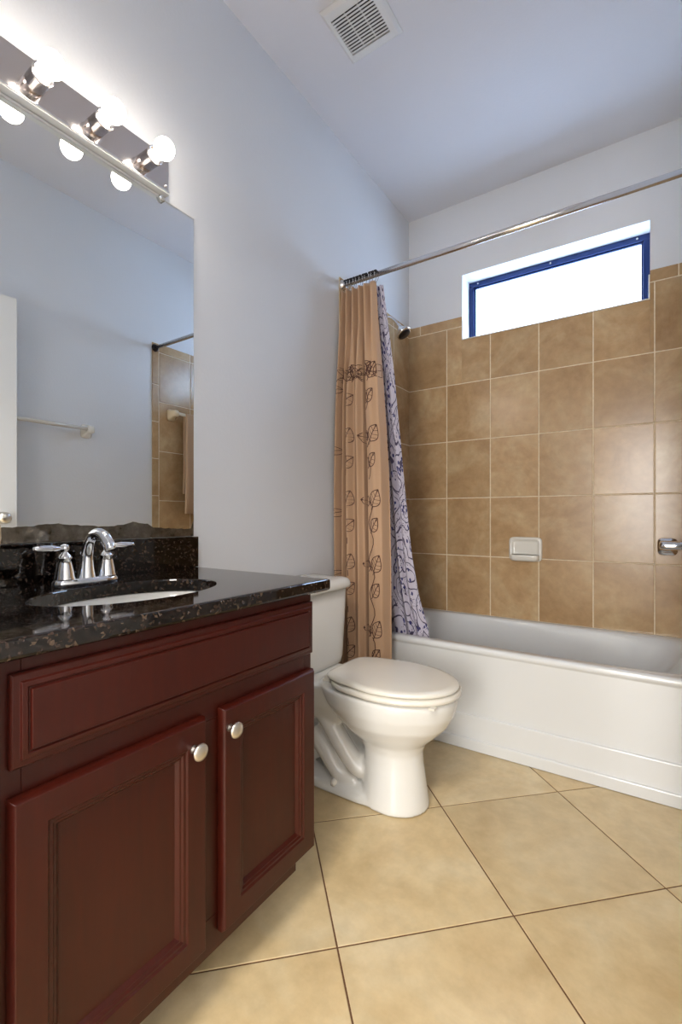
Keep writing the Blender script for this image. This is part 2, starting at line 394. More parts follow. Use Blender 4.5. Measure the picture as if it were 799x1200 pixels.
spec = [((tx0,tx1,1.994,ty1), 60, 0.4405), ((tx0+0.055,tx1-0.085,2.020,ty1-0.030), 9, 0.441), ((tx0+0.065,tx1-0.10,2.030,ty1-0.040), 8, 0.4385), ((tx0+0.072,tx1-0.112,2.036,ty1-0.046), 7, 0.432),
        ((tx0+0.08,tx1-0.14,2.042,ty1-0.052), 6, 0.40), ((tx0+0.095,tx1-0.21,2.058,ty1-0.066), 5, 0.28), ((tx0+0.11,tx1-0.27,2.075,ty1-0.085), 5, 0.16), ((tx0+0.14,tx1-0.33,2.11,ty1-0.115), 4.5, 0.10), ((tx0+0.22,tx1-0.45,2.17,ty1-0.18), 4, 0.082)]
for (x0,x1,y0,y1), p, z in spec: rs.append([(*sup(2*math.pi*(i+0.5)/n, x0, x1, y0, y1, p), z) for i in range(n)])
rings(bm, rs, True, False, True)
obj('basin', bm, M['tub'], tub, True)
bm = B(((tx0, 1.990, 0.002), (tx0+0.004, ty1, 0.436)), ((tx1-0.004, 1.990, 0.002), (tx1, ty1, 0.436)), ((tx0, ty1-0.004, 0.002), (tx1, ty1, 0.436)))
obj('side_flange', bm, M['tub'], tub)
bm = bmesh.new(); lathe(bm, [(0.028,0),(0.028,0.003),(0.012,0.004)], (tx0+0.30, 2.34, 0.0825), 'Z', 20); obj('drain', bm, M['chrome'], tub, True)

# ------------------------------------------------------------------ vanity cabinet
FX = -0.745
van = thing('vanity_cabinet', 'dark cherry wood vanity cabinet with two doors under a black granite counter', 'cabinet', (-1.0, 0.61, 0))
VY0, VY1 = 0.256, 0.966
wood = M['wood']
obj('body', B(((XL+0.002, VY0, 0.115), (XL+0.02, VY1, 0.775)), ((XL+0.02, VY0, 0.115), (FX-0.02, VY0+0.016, 0.8025)), ((XL+0.02, VY1-0.016, 0.115), (FX-0.02, VY1, 0.8025)), ((XL+0.02, VY0+0.016, 0.115), (FX-0.02, VY1-0.016, 0.131))), wood, van)
obj('face_frame', B(((FX-0.02, VY0, 0.115), (FX, VY0+0.04, 0.8025)), ((FX-0.02, VY1-0.03, 0.15), (FX, VY1, 0.8025)), ((FX-0.02, VY0+0.04, 0.765), (FX, VY1-0.03, 0.8025)),
    ((FX-0.02, VY0+0.04, 0.59), (FX, VY1-0.03, 0.665)), ((FX-0.02, VY0+0.04, 0.115), (FX, 0.906, 0.19)), ((FX-0.02, 0.906, 0.15), (FX, VY1-0.03, 0.19)), ((FX-0.02, 0.59, 0.19), (FX, 0.67, 0.59))), wood, van, bevel=0.0015)
obj('toe_kick', B(((FX-0.13, VY0, 0.0), (FX-0.115, 0.90, 0.115)), ((XL+0.002, 0.884, 0.0), (FX-0.13, 0.90, 0.115)), ((XL+0.002, VY0, 0.0), (FX-0.13, VY0+0.016, 0.115))), wood, van)
def panel(y0, y1, z0, z1, pr):
    bm = bmesh.new(); rs = []
    for ins, h in pr: rs.append([(FX+0.0008+h, y0+ins, z0+ins), (FX+0.0008+h, y1-ins, z0+ins), (FX+0.0008+h, y1-ins, z1-ins), (FX+0.0008+h, y0+ins, z1-ins)])
    rings(bm, rs); return bm
obj('drawer_front', panel(0.278, 0.959, 0.649, 0.782, [(0,0),(0,0.009),(0.0025,0.012),(0.011,0.0125),(0.0125,0.0165),(0.0195,0.0175),(0.021,0.0145),(0.023,0.0145),(0.0245,0.019)]), wood, van, bevel=0.0008)
dp = [(0,0),(0,0.012),(0.005,0.0195),(0.007,0.020),(0.046,0.020),(0.049,0.0165),(0.054,0.0165),(0.057,0.013),(0.060,0.013),(0.066,0.006)]
for y0, y1, ky, kz in ((0.276, 0.611, 0.577, 0.560), (0.652, 0.959, 0.6675, 0.567)):
    d = obj('door', panel(y0, y1, 0.153, 0.609, dp), wood, van, bevel=0.0008)
    if ky < 0.6: pass
    bm = bmesh.new(); lathe(bm, [(0.008,0),(0.0075,0.003),(0.0055,0.008),(0.006,0.012),(0.0145,0.017),(0.0162,0.020),(0.0155,0.023),(0.010,0.0248),(0.002,0.0255)], (FX+0.0208, ky, kz), 'X', 28)
    k = obj('knob', bm, M['nickel'], None, True); k.parent = d; k['label'] = 'round satin nickel knob'

# ------------------------------------------------------------------ granite countertop with sink cut-out
ct = thing('countertop', 'black speckled granite countertop with an oval sink cut-out and backsplash', 'countertop', (-1.0, 0.63, CZ))
CX0, CX1, CY0, CY1 = XL+0.001, -0.722, 0.2515, 1.021
SC, SA, SB = (-0.978, 0.612), 0.140, 0.208
n = 64
bm = bmesh.new()
ov = lambda z, k=1.0, e=0.0: [(SC[0]+(SA*k+e)*math.cos(2*math.pi*i/n), SC[1]+(SB*k+e)*math.sin(2*math.pi*i/n), z) for i in range(n)]
def ray_rect(i, x0, x1, y0, y1):
    a = 2*math.pi*i/n; dx, dy = SA*math.cos(a), SB*math.sin(a); t = 1e9
    if dx > 1e-9: t = min(t, (x1-SC[0])/dx)
    if dx < -1e-9: t = min(t, (x0-SC[0])/dx)
    if dy > 1e-9: t = min(t, (y1-SC[1])/dy)
    if dy < -1e-9: t = min(t, (y0-SC[1])/dy)
    return SC[0]+dx*t, SC[1]+dy*t
idx = {}
for k, cxy in enumerate(((CX1,CY1),(CX0,CY1),(CX0,CY0),(CX1,CY0))):
    a = math.atan2((cxy[1]-SC[1])/SB, (cxy[0]-SC[0])/SA) % (2*math.pi); idx[round(a/(2*math.pi)*n) % n] = cxy
def outer(ins, z):
    r = []
    for i in range(n):
        p = idx.get(i) or ray_rect(i, CX0, CX1, CY0, CY1)
        r.append((min(max(p[0], CX0), CX1-ins), min(max(p[1], CY0), CY1-ins), z))
    return r
T = 0.031
rings(bm, [ov(CZ-T), ov(CZ-0.003), ov(CZ-0.0008, e=0.0012), ov(CZ, e=0.003), outer(0.006, CZ), outer(0.003, CZ-0.001), outer(0.0008, CZ-0.003), outer(0, CZ-0.007), outer(0, CZ-T+0.007), outer(0.001, CZ-T+0.003), outer(0.006, CZ-T), ov(CZ-T)], True, False, False)
bmesh.ops.remove_doubles(bm, verts=bm.verts, dist=1e-5)
sl = obj('slab', bm, M['granite'], ct)
for p in sl.data.polygons: p.use_smooth = False
obj('backsplash', B(((XL+0.001, CY0, CZ+0.0003), (XL+0.020, CY1+0.005, 0.934))), M['granite'], ct, bevel=0.0015)
# sink bowl
bm = bmesh.new(); rs = []
for k, z in ((1.08, 0.8025), (1.03, 0.8025), (1.0, 0.800), (0.97, 0.775), (0.90, 0.735), (0.75, 0.70), (0.5, 0.677), (0.2, 0.668), (0.09, 0.666)): rs.append(ov(z, k))
rings(bm, rs, True, False, True)
sk = tag(obj('sink', bm, M['porcelain'], None, True), 'white oval undermount sink bowl set below the black granite counter', 'sink')
md = sk.modifiers.new('solid', 'SOLIDIFY'); md.thickness = 0.008; md.offset = -1
bm = bmesh.new(); lathe(bm, [(0.022,0.0),(0.022,0.003),(0.014,0.004),(0.013,0.001)], (SC[0], SC[1], 0.6665), 'Z', 24)
d = obj('drain', bm, M['chrome'], None, True); d.parent = sk

# ------------------------------------------------------------------ faucet
fx, fy = -1.168, 0.607
fa = thing('faucet', 'chrome two-handle arched faucet standing behind the sink on the granite counter', 'faucet', (fx, fy, CZ))
ch = M['chrome']
bm = bmesh.new(); rs = []
for sc_, z in ((1.0,0.0),(1.0,0.007),(0.97,0.011),(0.86,0.015),(0.80,0.0165)):
    rs.append([(fx+0.027*sc_*math.copysign(abs(math.cos(a))**0.8, math.cos(a)), fy+(0.079-0.027*(1-sc_))*math.copysign(abs(math.sin(a))**0.62, math.sin(a)), CZ+0.0003+z) for a in [2*math.pi*i/48 for i in range(48)]])
rings(bm, rs); obj('base_plate', bm, ch, fa, True)
for s in (-1, 1):
    hy_ = fy+s*0.051
    bm = bmesh.new(); lathe(bm, [(0.023,0.015),(0.0235,0.018),(0.0215,0.022),(0.020,0.034),(0.0165,0.052),(0.0135,0.064),(0.0165,0.066),(0.0165,0.069),(0.0125,0.074),(0.008,0.079),(0.0062,0.083)], (fx, hy_, CZ), 'Z', 28)
    h = obj('handle', bm, ch, fa, True)
    bm = bmesh.new()
    lathe(bm, [(0.003,-0.0105),(0.0085,-0.007),(0.0108,0.0),(0.0085,0.0072),(0.003,0.0108)], (fx, hy_, CZ+0.0905), 'Z', 20)
    ax = Vector((0.10*1, s*1.0, 0.02)).normalized(); c0 = Vector((fx, hy_, CZ+0.0905))
    tube(bm, [c0+ax*q for q in (0.006,0.014,0.022,0.034,0.050,0.064,0.070,0.073)], [0.0045,0.005,0.0072,0.0085,0.0082,0.0068,0.0055,0.002], 14)
    l = obj('lever', bm, ch, None, True); l.parent = h
    l.matrix_parent_inverse = h.matrix_basis.inverted() @ Matrix() if False else Matrix(); 
    l.location = (0,0,0)
bm = bmesh.new()
pts = smoothpts([(fx,fy,CZ+0.012),(fx+0.001,fy,CZ+0.04),(fx+0.004,fy,CZ+0.075),(fx+0.018,fy,CZ+0.108),(fx+0.045,fy,CZ+0.125),(fx+0.075,fy,CZ+0.122),(fx+0.098,fy,CZ+0.104),(fx+0.108,fy,CZ+0.088)], 6)
rad = [interp([(0,0.0225),(0.15,0.0165),(0.35,0.0125),(0.6,0.0125),(0.85,0.0135),(0.95,0.0135),(1,0.0125)], i/(len(pts)-1)) for i in range(len(pts))]
tube(bm, pts, rad, 20); obj('spout', bm, ch, fa, True)
bm = bmesh.new(); lathe(bm, [(0.0025,0),(0.0025,0.05),(0.006,0.053),(0.006,0.060),(0.003,0.064)], (fx-0.02, fy, CZ+0.015), 'Z', 14); obj('lift_rod', bm, ch, fa, True)

# cream container cut by the left edge of the frame
bm = bmesh.new(); lathe(bm, [(0.022,0),(0.024,0.004),(0.029,0.04),(0.037,0.085),(0.042,0.12),(0.041,0.145),(0.034,0.168),(0.025,0.176),(0.025,0.18)], (-1.158, 0.378, CZ+0.0003), 'Z', 36)
tag(obj('container', bm, M['cream'], None, True), 'cream rounded container beside the faucet, at the left end of the counter', 'container')

# ------------------------------------------------------------------ mirror
mir = thing('wall_mirror', 'large frameless wall mirror above the granite backsplash', 'mirror', (XL, 0.64, 0.94))
MY0, MY1, MZ0, MZ1 = 0.262, 1.017, 0.9355, 1.9935
obj('mirror_glass', B(((XL+0.0006, MY0, MZ0), (XL+0.0056, MY1, MZ1))), M['mirror'], mir)
bm = bmesh.new(); vt = []; nn = 80   # wavy blackened bottom edge
for i in range(nn+1):
    y = lerp(MY0, MY1-0.001, i/nn)
    z = cosint([(0.26,0.974),(0.45,0.974),(0.51,0.9755),(0.576,0.982),(0.65,0.977),(0.72,0.9725),(0.76,0.976),(0.80,0.984),(0.84,0.979),(0.875,0.966),(0.93,0.963),(0.985,0.960),(1.006,0.961),(1.017,0.985)], y)
    z += 0.0008*math.sin(y*151)+0.0006*math.sin(y*267+1)
    vt.append((y, z))
r0 = [(XL+0.0058, y, MZ0) for y, z in vt]; r1 = [(XL+0.0058, y, z) for y, z in vt]
rings(bm, [r0, r1], False, False, False)
w_ = obj('blackened_edge', bm, M['wear'], mir); w_['label'] = 'wavy blackened lower edge'
w_.modifiers.new('s', 'SOLIDIFY').thickness = 0.0006
obj('top_channel', B(((XL+0.0006, MY0, MZ1-0.0002), (XL+0.0095, MY1, MZ1+0.0022)), ((XL+0.0062, MY0, MZ1-0.0035), (XL+0.0095, MY1, MZ1-0.0002))), M['white_paint'], mir)
bm = bmesh.new(); lathe(bm, [(0.011,0),(0.011,0.003),(0.008,0.006),(0.003,0.007)], (XL+0.0096, 0.893, MZ1-0.004), 'X', 20); obj('mirror_clip', bm, M['clear'], mir, True)

# ------------------------------------------------------------------ vanity light bar
LZ0, LZ1 = 2.0, 2.112
lb = thing('light_bar', 'polished chrome light bar with round bulbs above the mirror', 'light fixture', (XL, 0.60, 2.055))
LY0, LY1 = 0.30, 0.905
obj('back_plate', B(((XL+0.0005, LY0, LZ0), (XL+0.030, LY1, LZ1))), M['plate'], lb, bevel=0.004)
obj('lower_lip', B(((XL+0.0302, LY0+0.001, LZ0+0.002), (XL+0.033, LY1-0.001, LZ0+0.008))), M['chrome'], lb, bevel=0.0012)
obj('painted_underside_shine', B(((XL+0.0005, LY0, LZ0-0.0025), (XL+0.032, LY1, LZ0-0.0003))), M['white_paint'], lb, bevel=0.0008)  # white strip paints in the light reflected on the bar's underside
for y in (0.377, 0.527, 0.678, 0.828):
    bm = bmesh.new(); lathe(bm, [(0.0235,0),(0.0235,0.037),(0.0252,0.0385),(0.0252,0.043),(0.0215,0.0435),(0.0205,0.037)], (XL+0.0302, y, 2.055), 'X', 40)
    obj('socket_cup', bm, M['plate'], lb, True)
    bm = bmesh.new(); R = 0.0285; cx = 0.084
    pr = [(0.012, 0.030), (0.0125, 0.048), (0.015, 0.056)]
    for k in range(5, 19):
        a = math.pi*(1-(k)/18.0) ; pr.append((max(R*math.sin(a), 0.0006), cx+R*math.cos(a)))
    lathe(bm, pr, (XL+0.0302, y, 2.055), 'X', 32)
    b = obj('light_bulb', bm, M['bulb'], None, True)
    tag(b, {0.377: 'lit round bulb at the far left end of the light bar, outside the photo', 0.527: 'lit round bulb on the light bar nearest the left edge of the photo', 0.678: 'lit round white bulb between two others on the light bar', 0.828: 'lit round white bulb nearest the right end of the light bar'}[y], 'light bulb', 'round bulbs of the vanity light bar')
bm = bmesh.new(); lathe(bm, [(0.004,0),(0.004,0.003),(0.001,0.005)], (XL+0.0302, 0.893, 2.02), 'X', 12); obj('screw', bm, M['chrome'], lb, True)

# ------------------------------------------------------------------ toilet
TC = 1.478
to = thing('toilet', 'white two-piece toilet with a closed lid between the vanity and the tub', 'toilet', (-0.9, TC, 0))
def egg(xf, xb, hw, z, n=64, p=2.0, pb=2.6, cfrac=0.42, tp=0.0):
    """outline from front xf to back xb, widest at cfrac from the back"""
    xm = xb+(xf-xb)*cfrac; r = []
    for i in range(n):
        a = 2*math.pi*i/n; c_, s_ = math.cos(a), math.sin(a)
        if c_ >= 0: x = xm+(xf-xm)*abs(c_)**(2/p); y = hw*math.copysign(abs(s_)**(2/p), s_)
        else: x = xm-(xm-xb)*abs(c_)**(2/pb); y = hw*math.copysign(abs(s_)**(2/pb), s_)*(1-tp*((xm-x)/(xm-xb))**1.7)
        r.append((x, TC+y, z))
    return r
bm = bmesh.new()
# bowl and front column
rings(bm, [egg(-0.640,-0.880,0.108,0.001,cfrac=0.5,pb=2.4), egg(-0.643,-0.880,0.106,0.02,cfrac=0.5,pb=2.4), egg(-0.652,-0.872,0.098,0.08,cfrac=0.5), egg(-0.662,-0.868,0.090,0.15,cfrac=0.5), egg(-0.664,-0.870,0.090,0.19,cfrac=0.5),
           egg(-0.650,-0.885,0.100,0.222,cfrac=0.48), egg(-0.615,-0.93,0.128,0.255,cfrac=0.46), egg(-0.575,-0.97,0.155,0.295,cfrac=0.45), egg(-0.550,-1.01,0.172,0.34,cfrac=0.45), egg(-0.541,-1.03,0.178,0.375,cfrac=0.45), egg(-0.541,-1.04,0.178,0.392,cfrac=0.45), egg(-0.546,-1.04,0.174,0.399,cfrac=0.45)])
# rear deck for the tank
def rr(x0, x1, hw, z, p=6, n=40):
    return [(((x0+x1)/2+(x1-x0)/2*math.copysign(abs(math.cos(a))**(2/p), math.cos(a))), TC+hw*math.copysign(abs(math.sin(a))**(2/p), math.sin(a)), z) for a in [2*math.pi*i/n for i in range(n)]]
rings(bm, [rr(-1.17,-0.93,0.085,0.25), rr(-1.20,-0.90,0.115,0.31), rr(-1.235,-0.87,0.125,0.35), rr(-1.245,-0.86,0.135,0.383), rr(-1.24,-0.86,0.130,0.392)])
# foot
rings(bm, [rr(-1.17,-0.72,0.106,0.001,3.2), rr(-1.17,-0.72,0.105,0.022,3.2), rr(-1.155,-0.74,0.095,0.036,3.0), rr(-1.11,-0.76,0.055,0.055,2.6)])
# trapway: S tube in the centre plus bulges at both sides
tube(bm, smoothpts([(-0.80,TC,0.13),(-0.90,TC,0.10),(-0.99,TC,0.16),(-1.04,TC,0.24),(-1.10,TC,0.28),(-1.14,TC,0.20),(-1.12,TC,0.06)], 5), 0.058, 16)
for s in (-1, 1):
    tube(bm, smoothpts([(-0.835,TC+s*0.030,0.10),(-0.885,TC+s*0.052,0.105),(-0.945,TC+s*0.058,0.165),(-1.01,TC+s*0.058,0.245),(-1.07,TC+s*0.05,0.30)], 6), 0.036, 14)
    tube(bm, smoothpts([(-0.90,TC+s*0.040,0.045),(-0.96,TC+s*0.058,0.065),(-1.02,TC+s*0.060,0.13),(-1.09,TC+s*0.050,0.18)], 6), 0.034, 14)
body = obj('bowl', bm, M['porcelain'], to, True)
rm = body.modifiers.new('remesh', 'REMESH'); rm.mode = 'VOXEL'; rm.voxel_size = 0.0055; rm.use_smooth_shade = True
sm = body.modifiers.new('smooth', 'SMOOTH'); sm.iterations = 8; sm.factor = 0.6
# bolt caps
for s in (-1, 1):
    bm = bmesh.new(); lathe(bm, [(0.014,0),(0.014,0.010),(0.011,0.018),(0.004,0.022)], (-0.965, TC+s*0.088, 0.029), 'Z', 20); obj('bolt_cap', bm, M['seat'], to, True)
# seat and lid
seat_c = dict(cfrac=0.44, p=2.05, pb=6, tp=0.22)
bm = bmesh.new()
rings(bm, [egg(-0.536,-0.965,0.176,0.4035,**seat_c), egg(-0.531,-0.968,0.181,0.408,**seat_c), egg(-0.531,-0.968,0.181,0.416,**seat_c), egg(-0.536,-0.965,0.176,0.4215,**seat_c)])
obj('seat', bm, M['seat'], to, True)
bm = bmesh.new(); lid_c = dict(cfrac=0.46, p=2.05, pb=9, tp=0.30)
rings(bm, [egg(-0.545,-0.985,0.168,0.4245,**lid_c), egg(-0.538,-0.988,0.174,0.428,**lid_c), egg(-0.537,-0.988,0.175,0.435,**lid_c), egg(-0.545,-0.984,0.168,0.4405,**lid_c), egg(-0.565,-0.972,0.15,0.4425,**lid_c), egg(-0.68,-0.90,0.06,0.4435,**lid_c)])
obj('lid', bm, M['seat'], to, True)
for s in (-1, 1):
    bm = bmesh.new(); lathe(bm, [(0.012,-0.022),(0.012,0.022)], (-0.992, TC+s*0.075, 0.412), 'Y', 18); box(bm, (-1.012, TC+s*0.075-0.02, 0.3925), (-0.975, TC+s*0.075+0.02, 0.406)); obj('hinge', bm, M['seat'], to, bevel=0.002)
for s in (-1, 1):
    bm = bmesh.new(); box(bm, (-0.585, TC+s*0.11-0.012, 0.3985), (-0.565, TC+s*0.11+0.012, 0.4045)); obj('bumper', bm, M['seat'], to)
# tank
def tk(x1, hw, z, x0=-1.272, p=7): return rr(x0, x1, hw, z, p, 56)
bm = bmesh.new()
rings(bm, [tk(-1.10,0.150,0.388), tk(-1.085,0.166,0.396), tk(-1.082,0.171,0.42), tk(-1.078,0.181,0.56), tk(-1.074,0.188,0.702)])
obj('tank', bm, M['porcelain'], to, True)
bm = bmesh.new()
rings(bm, [tk(-1.070,0.190,0.7025), tk(-1.060,0.199,0.706), tk(-1.058,0.201,0.716), tk(-1.060,0.200,0.730), tk(-1.068,0.193,0.741), tk(-1.085,0.178,0.7465), tk(-1.13,0.12,0.748)])
obj('tank_lid', bm, M['porcelain'], to, True)
bm = bmesh.new(); lathe(bm, [(0.012,0),(0.012,0.008)], (-1.0742, TC-0.16, 0.655), 'X', 16); tube(bm, [(-1.063,TC-0.16,0.655),(-1.061,TC-0.14,0.652),(-1.061,TC-0.115,0.648)], [0.006,0.005,0.006], 10); obj('flush_lever', bm, M['chrome'], to, True)

# ------------------------------------------------------------------ shower rod and curtains
RY, RZ = 1.906, 2.135
rod = thing('shower_curtain_rod', 'brushed metal shower curtain rod running between the side walls over the tub', 'curtain rod', (XL+0.76, RY, RZ))
bm = bmesh.new(); lathe(bm, [(0.0125,0),(0.0125,XR-XL-0.02)], (XL+0.010, RY, RZ), 'X', 24); obj('rod', bm, M['rod'], rod, True)
for x, s in ((XL+0.0085, 1), (XR-0.0085, -1)):
    bm = bmesh.new(); lathe(bm, [(0.026,0),(0.026,0.004),(0.019,0.012),(0.0165,0.02),(0.013,0.02)], (x, RY, RZ), (s,0,0), 24); f = obj('flange', bm, M['dark_metal'] if s < 0 else M['rod'], rod, True)
# tan curtain: heightfield over (X, z)
FOLD = [(0,.015),(.055,-.034),(.115,.012),(.165,-.022),(.225,.022),(.32,-.038),(.40,-.018),(.455,.018),(.53,-.040),(.605,-.022),(.640,.050),(.70,.050),(.728,-.036),(.84,-.040),(.95,-.030),(1,.004)]
TOPF = [(0,.012),(.07,-.024),(.14,.016),(.22,-.022),(.30,.020),(.40,-.026),(.48,.018),(.58,-.026),(.66,.014),(.74,-.024),(.83,.012),(.91,-.024),(1,.008)]
CZ0, CZ1 = 0.10, 2.098
def cx1(z): return interp([(0.1,-0.985),(0.8,-0.990),(1.2,-1.00),(1.65,-1.035),(1.95,-1.068),(2.1,-1.082)], z)
CX_0 = -1.2725
def curtY(x, z):
    u = (x-CX_0)/(cx1(z)-CX_0); u = min(max(u, 0), 1)
    k = min(max((z-1.55)/0.5, 0), 1); k = k*k*(3-2*k)
    amp = interp([(0.1,1.6),(1.5,1.5),(2.1,1.0)], z)
    off = lerp(cosint(FOLD, u+0.012*math.sin(z*2.3)), cosint(TOPF, u), k)*amp
    off += 0.012*math.sin(u*23+z*3.1)*0.25
    # two pinched folds near the top
    for pu, pz in ((0.30, 1.90), (0.60, 1.88)):
        off += 0.018*math.exp(-((u-pu)/0.05)**2-((z-pz-0.04)/0.06)**2)
    base = interp([(0.1,1.876),(1.2,1.868),(1.9,1.885),(2.1,1.898)], z)
    return base+off
bm = bmesh.new(); NU, NV = 220, 110; vs = []
for j in range(NV+1):
    z = lerp(CZ0, CZ1, j/NV); row = []
    for i in range(NU+1):
        u = i/NU; x = lerp(CX_0, cx1(z), u); zz = z
        if j == NV: zz = z+0.006*math.sin(u*40)
        row.append(bm.verts.new((x, curtY(x, z), zz)))
    vs.append(row)
for j in range(NV):
    for i in range(NU): bm.faces.new((vs[j][i], vs[j][i+1], vs[j+1][i+1], vs[j+1][i]))
cur = tag(obj('shower_curtain', bm, M['curtain'], None, True), 'tan shower curtain with stitched brown leaves bunched on the rod beside the wall', 'curtain')
cur.modifiers.new('s', 'SOLIDIFY').thickness = 0.0012
# leaf stitching, laid on the cloth
bm = bmesh.new()
def stitch(pts, r=0.0020):
    q = []
    for x, z in pts:
        x = min(max(x, CX_0+0.002), cx1(z)-0.002); q.append((x, curtY(x, z)-0.0012, z))
    tube(bm, q, r, 5, True)
def leaf(cx, cz, size, ang, wid=0.42, veins=4, squash=0.6):
    ca, sa = math.cos(ang), math.sin(ang)
    def T_(u, v): return (cx+(u*ca-v*sa)*size*squash, cz+(u*sa+v*ca)*size)
    prof_ = [(t/14.0, wid*math.sin(math.pi*(t/14.0)**0.8)) for t in range(15)]
    for s in (-1, 1): stitch([T_(u, s*v) for u, v in prof_])
    stitch([T_(k/10.0, 0) for k in range(-2, 11)])
    for k in range(1, veins+1):
        u0 = k/(veins+1.0)
        for s in (-1, 1):
            ve = wid*math.sin(math.pi*min(1, u0+0.16)**0.8)
            stitch([T_(lerp(u0, u0+0.16, q/4), s*ve*0.95*q/4) for q in range(5)], 0.0011)
base_z = 0.49
for k in range(5):
    z0 = base_z+0.293*k
    if z0 > 1.75: break
    xs = cx1(z0)
    XA, XB = lerp(CX_0, xs, 0.32), lerp(CX_0, xs, 0.83)
    top = k == 4
    leaf(XA-0.008, z0-0.025, 0.075, math.radians(68), 0.5); leaf(XB-0.004, z0-0.03, 0.085, math.radians(62), 0.46)
    leaf(XB-0.02, z0-0.01, 0.09, math.radians(172), 0.36)
    leaf(XA-0.012, z0-0.135, 0.07, math.radians(40), 0.45, 3); leaf(XB-0.01, z0-0.14, 0.075, math.radians(50), 0.42, 3)
    leaf(lerp(CX_0, xs, 0.10), z0-0.05, 0.05, math.radians(200), 0.4, 2)
    if z0-0.2 > CZ0:
        for xc in (XA, XB):
            stitch([(xc-0.012+0.014*math.sin(q*0.9+k), z0-0.03-0.29*q/12) for q in range(13)])
zb = 1.66; xs = cx1(zb)
for q in range(11):
    leaf(lerp(CX_0, xs, 0.06+0.085*q), zb-0.015+0.012*(q % 2), 0.075, math.radians((60, 130, 35, 150)[q % 4]), 0.42, 3)
stitch([(lerp(CX_0, xs, 0.04+0.92*q/40), zb+0.006*math.sin(q*0.8)) for q in range(41)])
le = obj('leaf_embroidery', bm, M['thread'], None); le.parent = cur; le['label'] = 'brown stitched leaves and vines'

# patterned inner curtain, hanging inside the tub
def lx1(z): return interp([(0.30,-0.885),(0.465,-0.899),(0.62,-0.938),(0.82,-0.966),(1.15,-0.990),(1.66,-1.022),(1.9,-1.045),(2.10,-1.066)], z)
LF = [(0,.0),(.2,.02),(.4,-.014),(.55,.018),(.68,-.016),(.76,.016),(.86,-.014),(1,.012)]
def linY(x, z):
    x0 = -1.16; u = min(max((x-x0)/(lx1(z)-x0), 0), 1)
    base = interp([(0.30,2.078),(0.45,2.072),(0.62,2.055),(1.0,2.02),(1.5,1.975),(2.1,1.936)], z)
    return base+cosint(LF, u+0.02*math.sin(z*3))*interp([(0.3,0.9),(2.1,0.6)], z)+0.003*math.sin(u*19+z*5)
bm = bmesh.new(); uvl = bm.loops.layers.uv.new('UVMap'); vs = []; NU, NV = 120, 90
for j in range(NV+1):
    z = lerp(0.33, 2.095, j/NV)
    vs.append([bm.verts.new((lerp(-1.16, lx1(z), i/NU), linY(lerp(-1.16, lx1(z), i/NU), z), z)) for i in range(NU+1)])
for j in range(NV):
    for i in range(NU):
        f = bm.faces.new((vs[j][i], vs[j][i+1], vs[j+1][i+1], vs[j+1][i]))
        for l, (a, b) in zip(f.loops, ((i,j),(i+1,j),(i+1,j+1),(i,j+1))): l[uvl].uv = (a/NU*0.62, b/NV*1.75)
ln_ = tag(obj('patterned_curtain', bm, M['liner'], None, True), 'white and navy paisley curtain hanging inside the tub behind the tan one', 'curtain')
ln_.modifiers.new('s', 'SOLIDIFY').thickness = 0.0008
# rings
proto = None
xs_ = [-1.252, -1.236, -1.218, -1.203, -1.183, -1.168, -1.148, -1.133, -1.114, -1.098, -1.083]
for k, x in enumerate(xs_):
    if proto is None:
        r = thing('curtain_ring', 'small dark ringed metal hook carrying the shower curtains on the rod', 'curtain ring', (x, RY, RZ), 'curtain rings bunched on the rod')
        bm = bmesh.new(); pts = [(0, 0.019*math.sin(a), 0.019*math.cos(a)-0.0035) for a in [math.radians(-120+240*i/18) for i in range(19)]]
        pts += [(0, 0.012, -0.022), (0, 0.004, -0.036), (0, -0.006, -0.040), (0, -0.012, -0.034)]
        tube(bm, pts, 0.0016, 8); h = obj('hook', bm, M['rod'], None, True); h.parent = r
        for a in (-50, -17, 17, 50):
            bm = bmesh.new(); aa = math.radians(a); lathe(bm, [(0.0035,-0.0035),(0.0052,-0.002),(0.0052,0.002),(0.0035,0.0035)], (0, 0.019*math.sin(aa), 0.019*math.cos(aa)-0.0035+0.001), (0, math.cos(aa), -math.sin(aa)), 12)
            b = obj('roller', bm, M['dark_metal'], None, True); b.parent = r
        proto = r
    else:
        c_ = proto.copy(); C.objects.link(c_); c_.location = (x, RY, RZ); c_.rotation_euler = (0, 0, random.uniform(-0.25, 0.25))
        for chd in list(proto.children):
            d_ = chd.copy(); C.objects.link(d_); d_.parent = c_

# ------------------------------------------------------------------ shower head
sh = thing('shower_fixture', 'chrome shower head angled down from the tiled wall behind the curtain', 'shower head', (XL, 2.34, 2.12))
x0 = XL+0.0105
bm = bmesh.new(); tube(bm, smoothpts([(x0,2.34,2.125),(x0+0.03,2.34,2.122),(x0+0.06,2.34,2.098),(x0+0.083,2.34,2.066)], 6), 0.009, 14); obj('shower_arm', bm, M['chrome'], sh, True)
bm = bmesh.new(); lathe(bm, [(0.028,0),(0.026,0.004),(0.012,0.009)], (x0-0.0015,2.34,2.125), 'X', 24); obj('flange', bm, M['chrome'], sh, True)
bm = bmesh.new(); lathe(bm, [(0.011,0),(0.015,0.008),(0.014,0.018),(0.020,0.034),(0.040,0.058),(0.044,0.066),(0.044,0.073),(0.040,0.076)], (x0+0.078,2.34,2.074), (0.55,-0.0,-0.83), 28); hd = obj('head', bm, M['chrome'], sh, True)
bm = bmesh.new(); ax = Vector((0.55,0,-0.83)).normalized(); lathe(bm, [(0.036,0),(0.034,0.003)], Vector((x0+0.078,2.34,2.074))+ax*0.0755, ax, 28); obj('spray_face', bm, M['dark_metal'], sh, True)

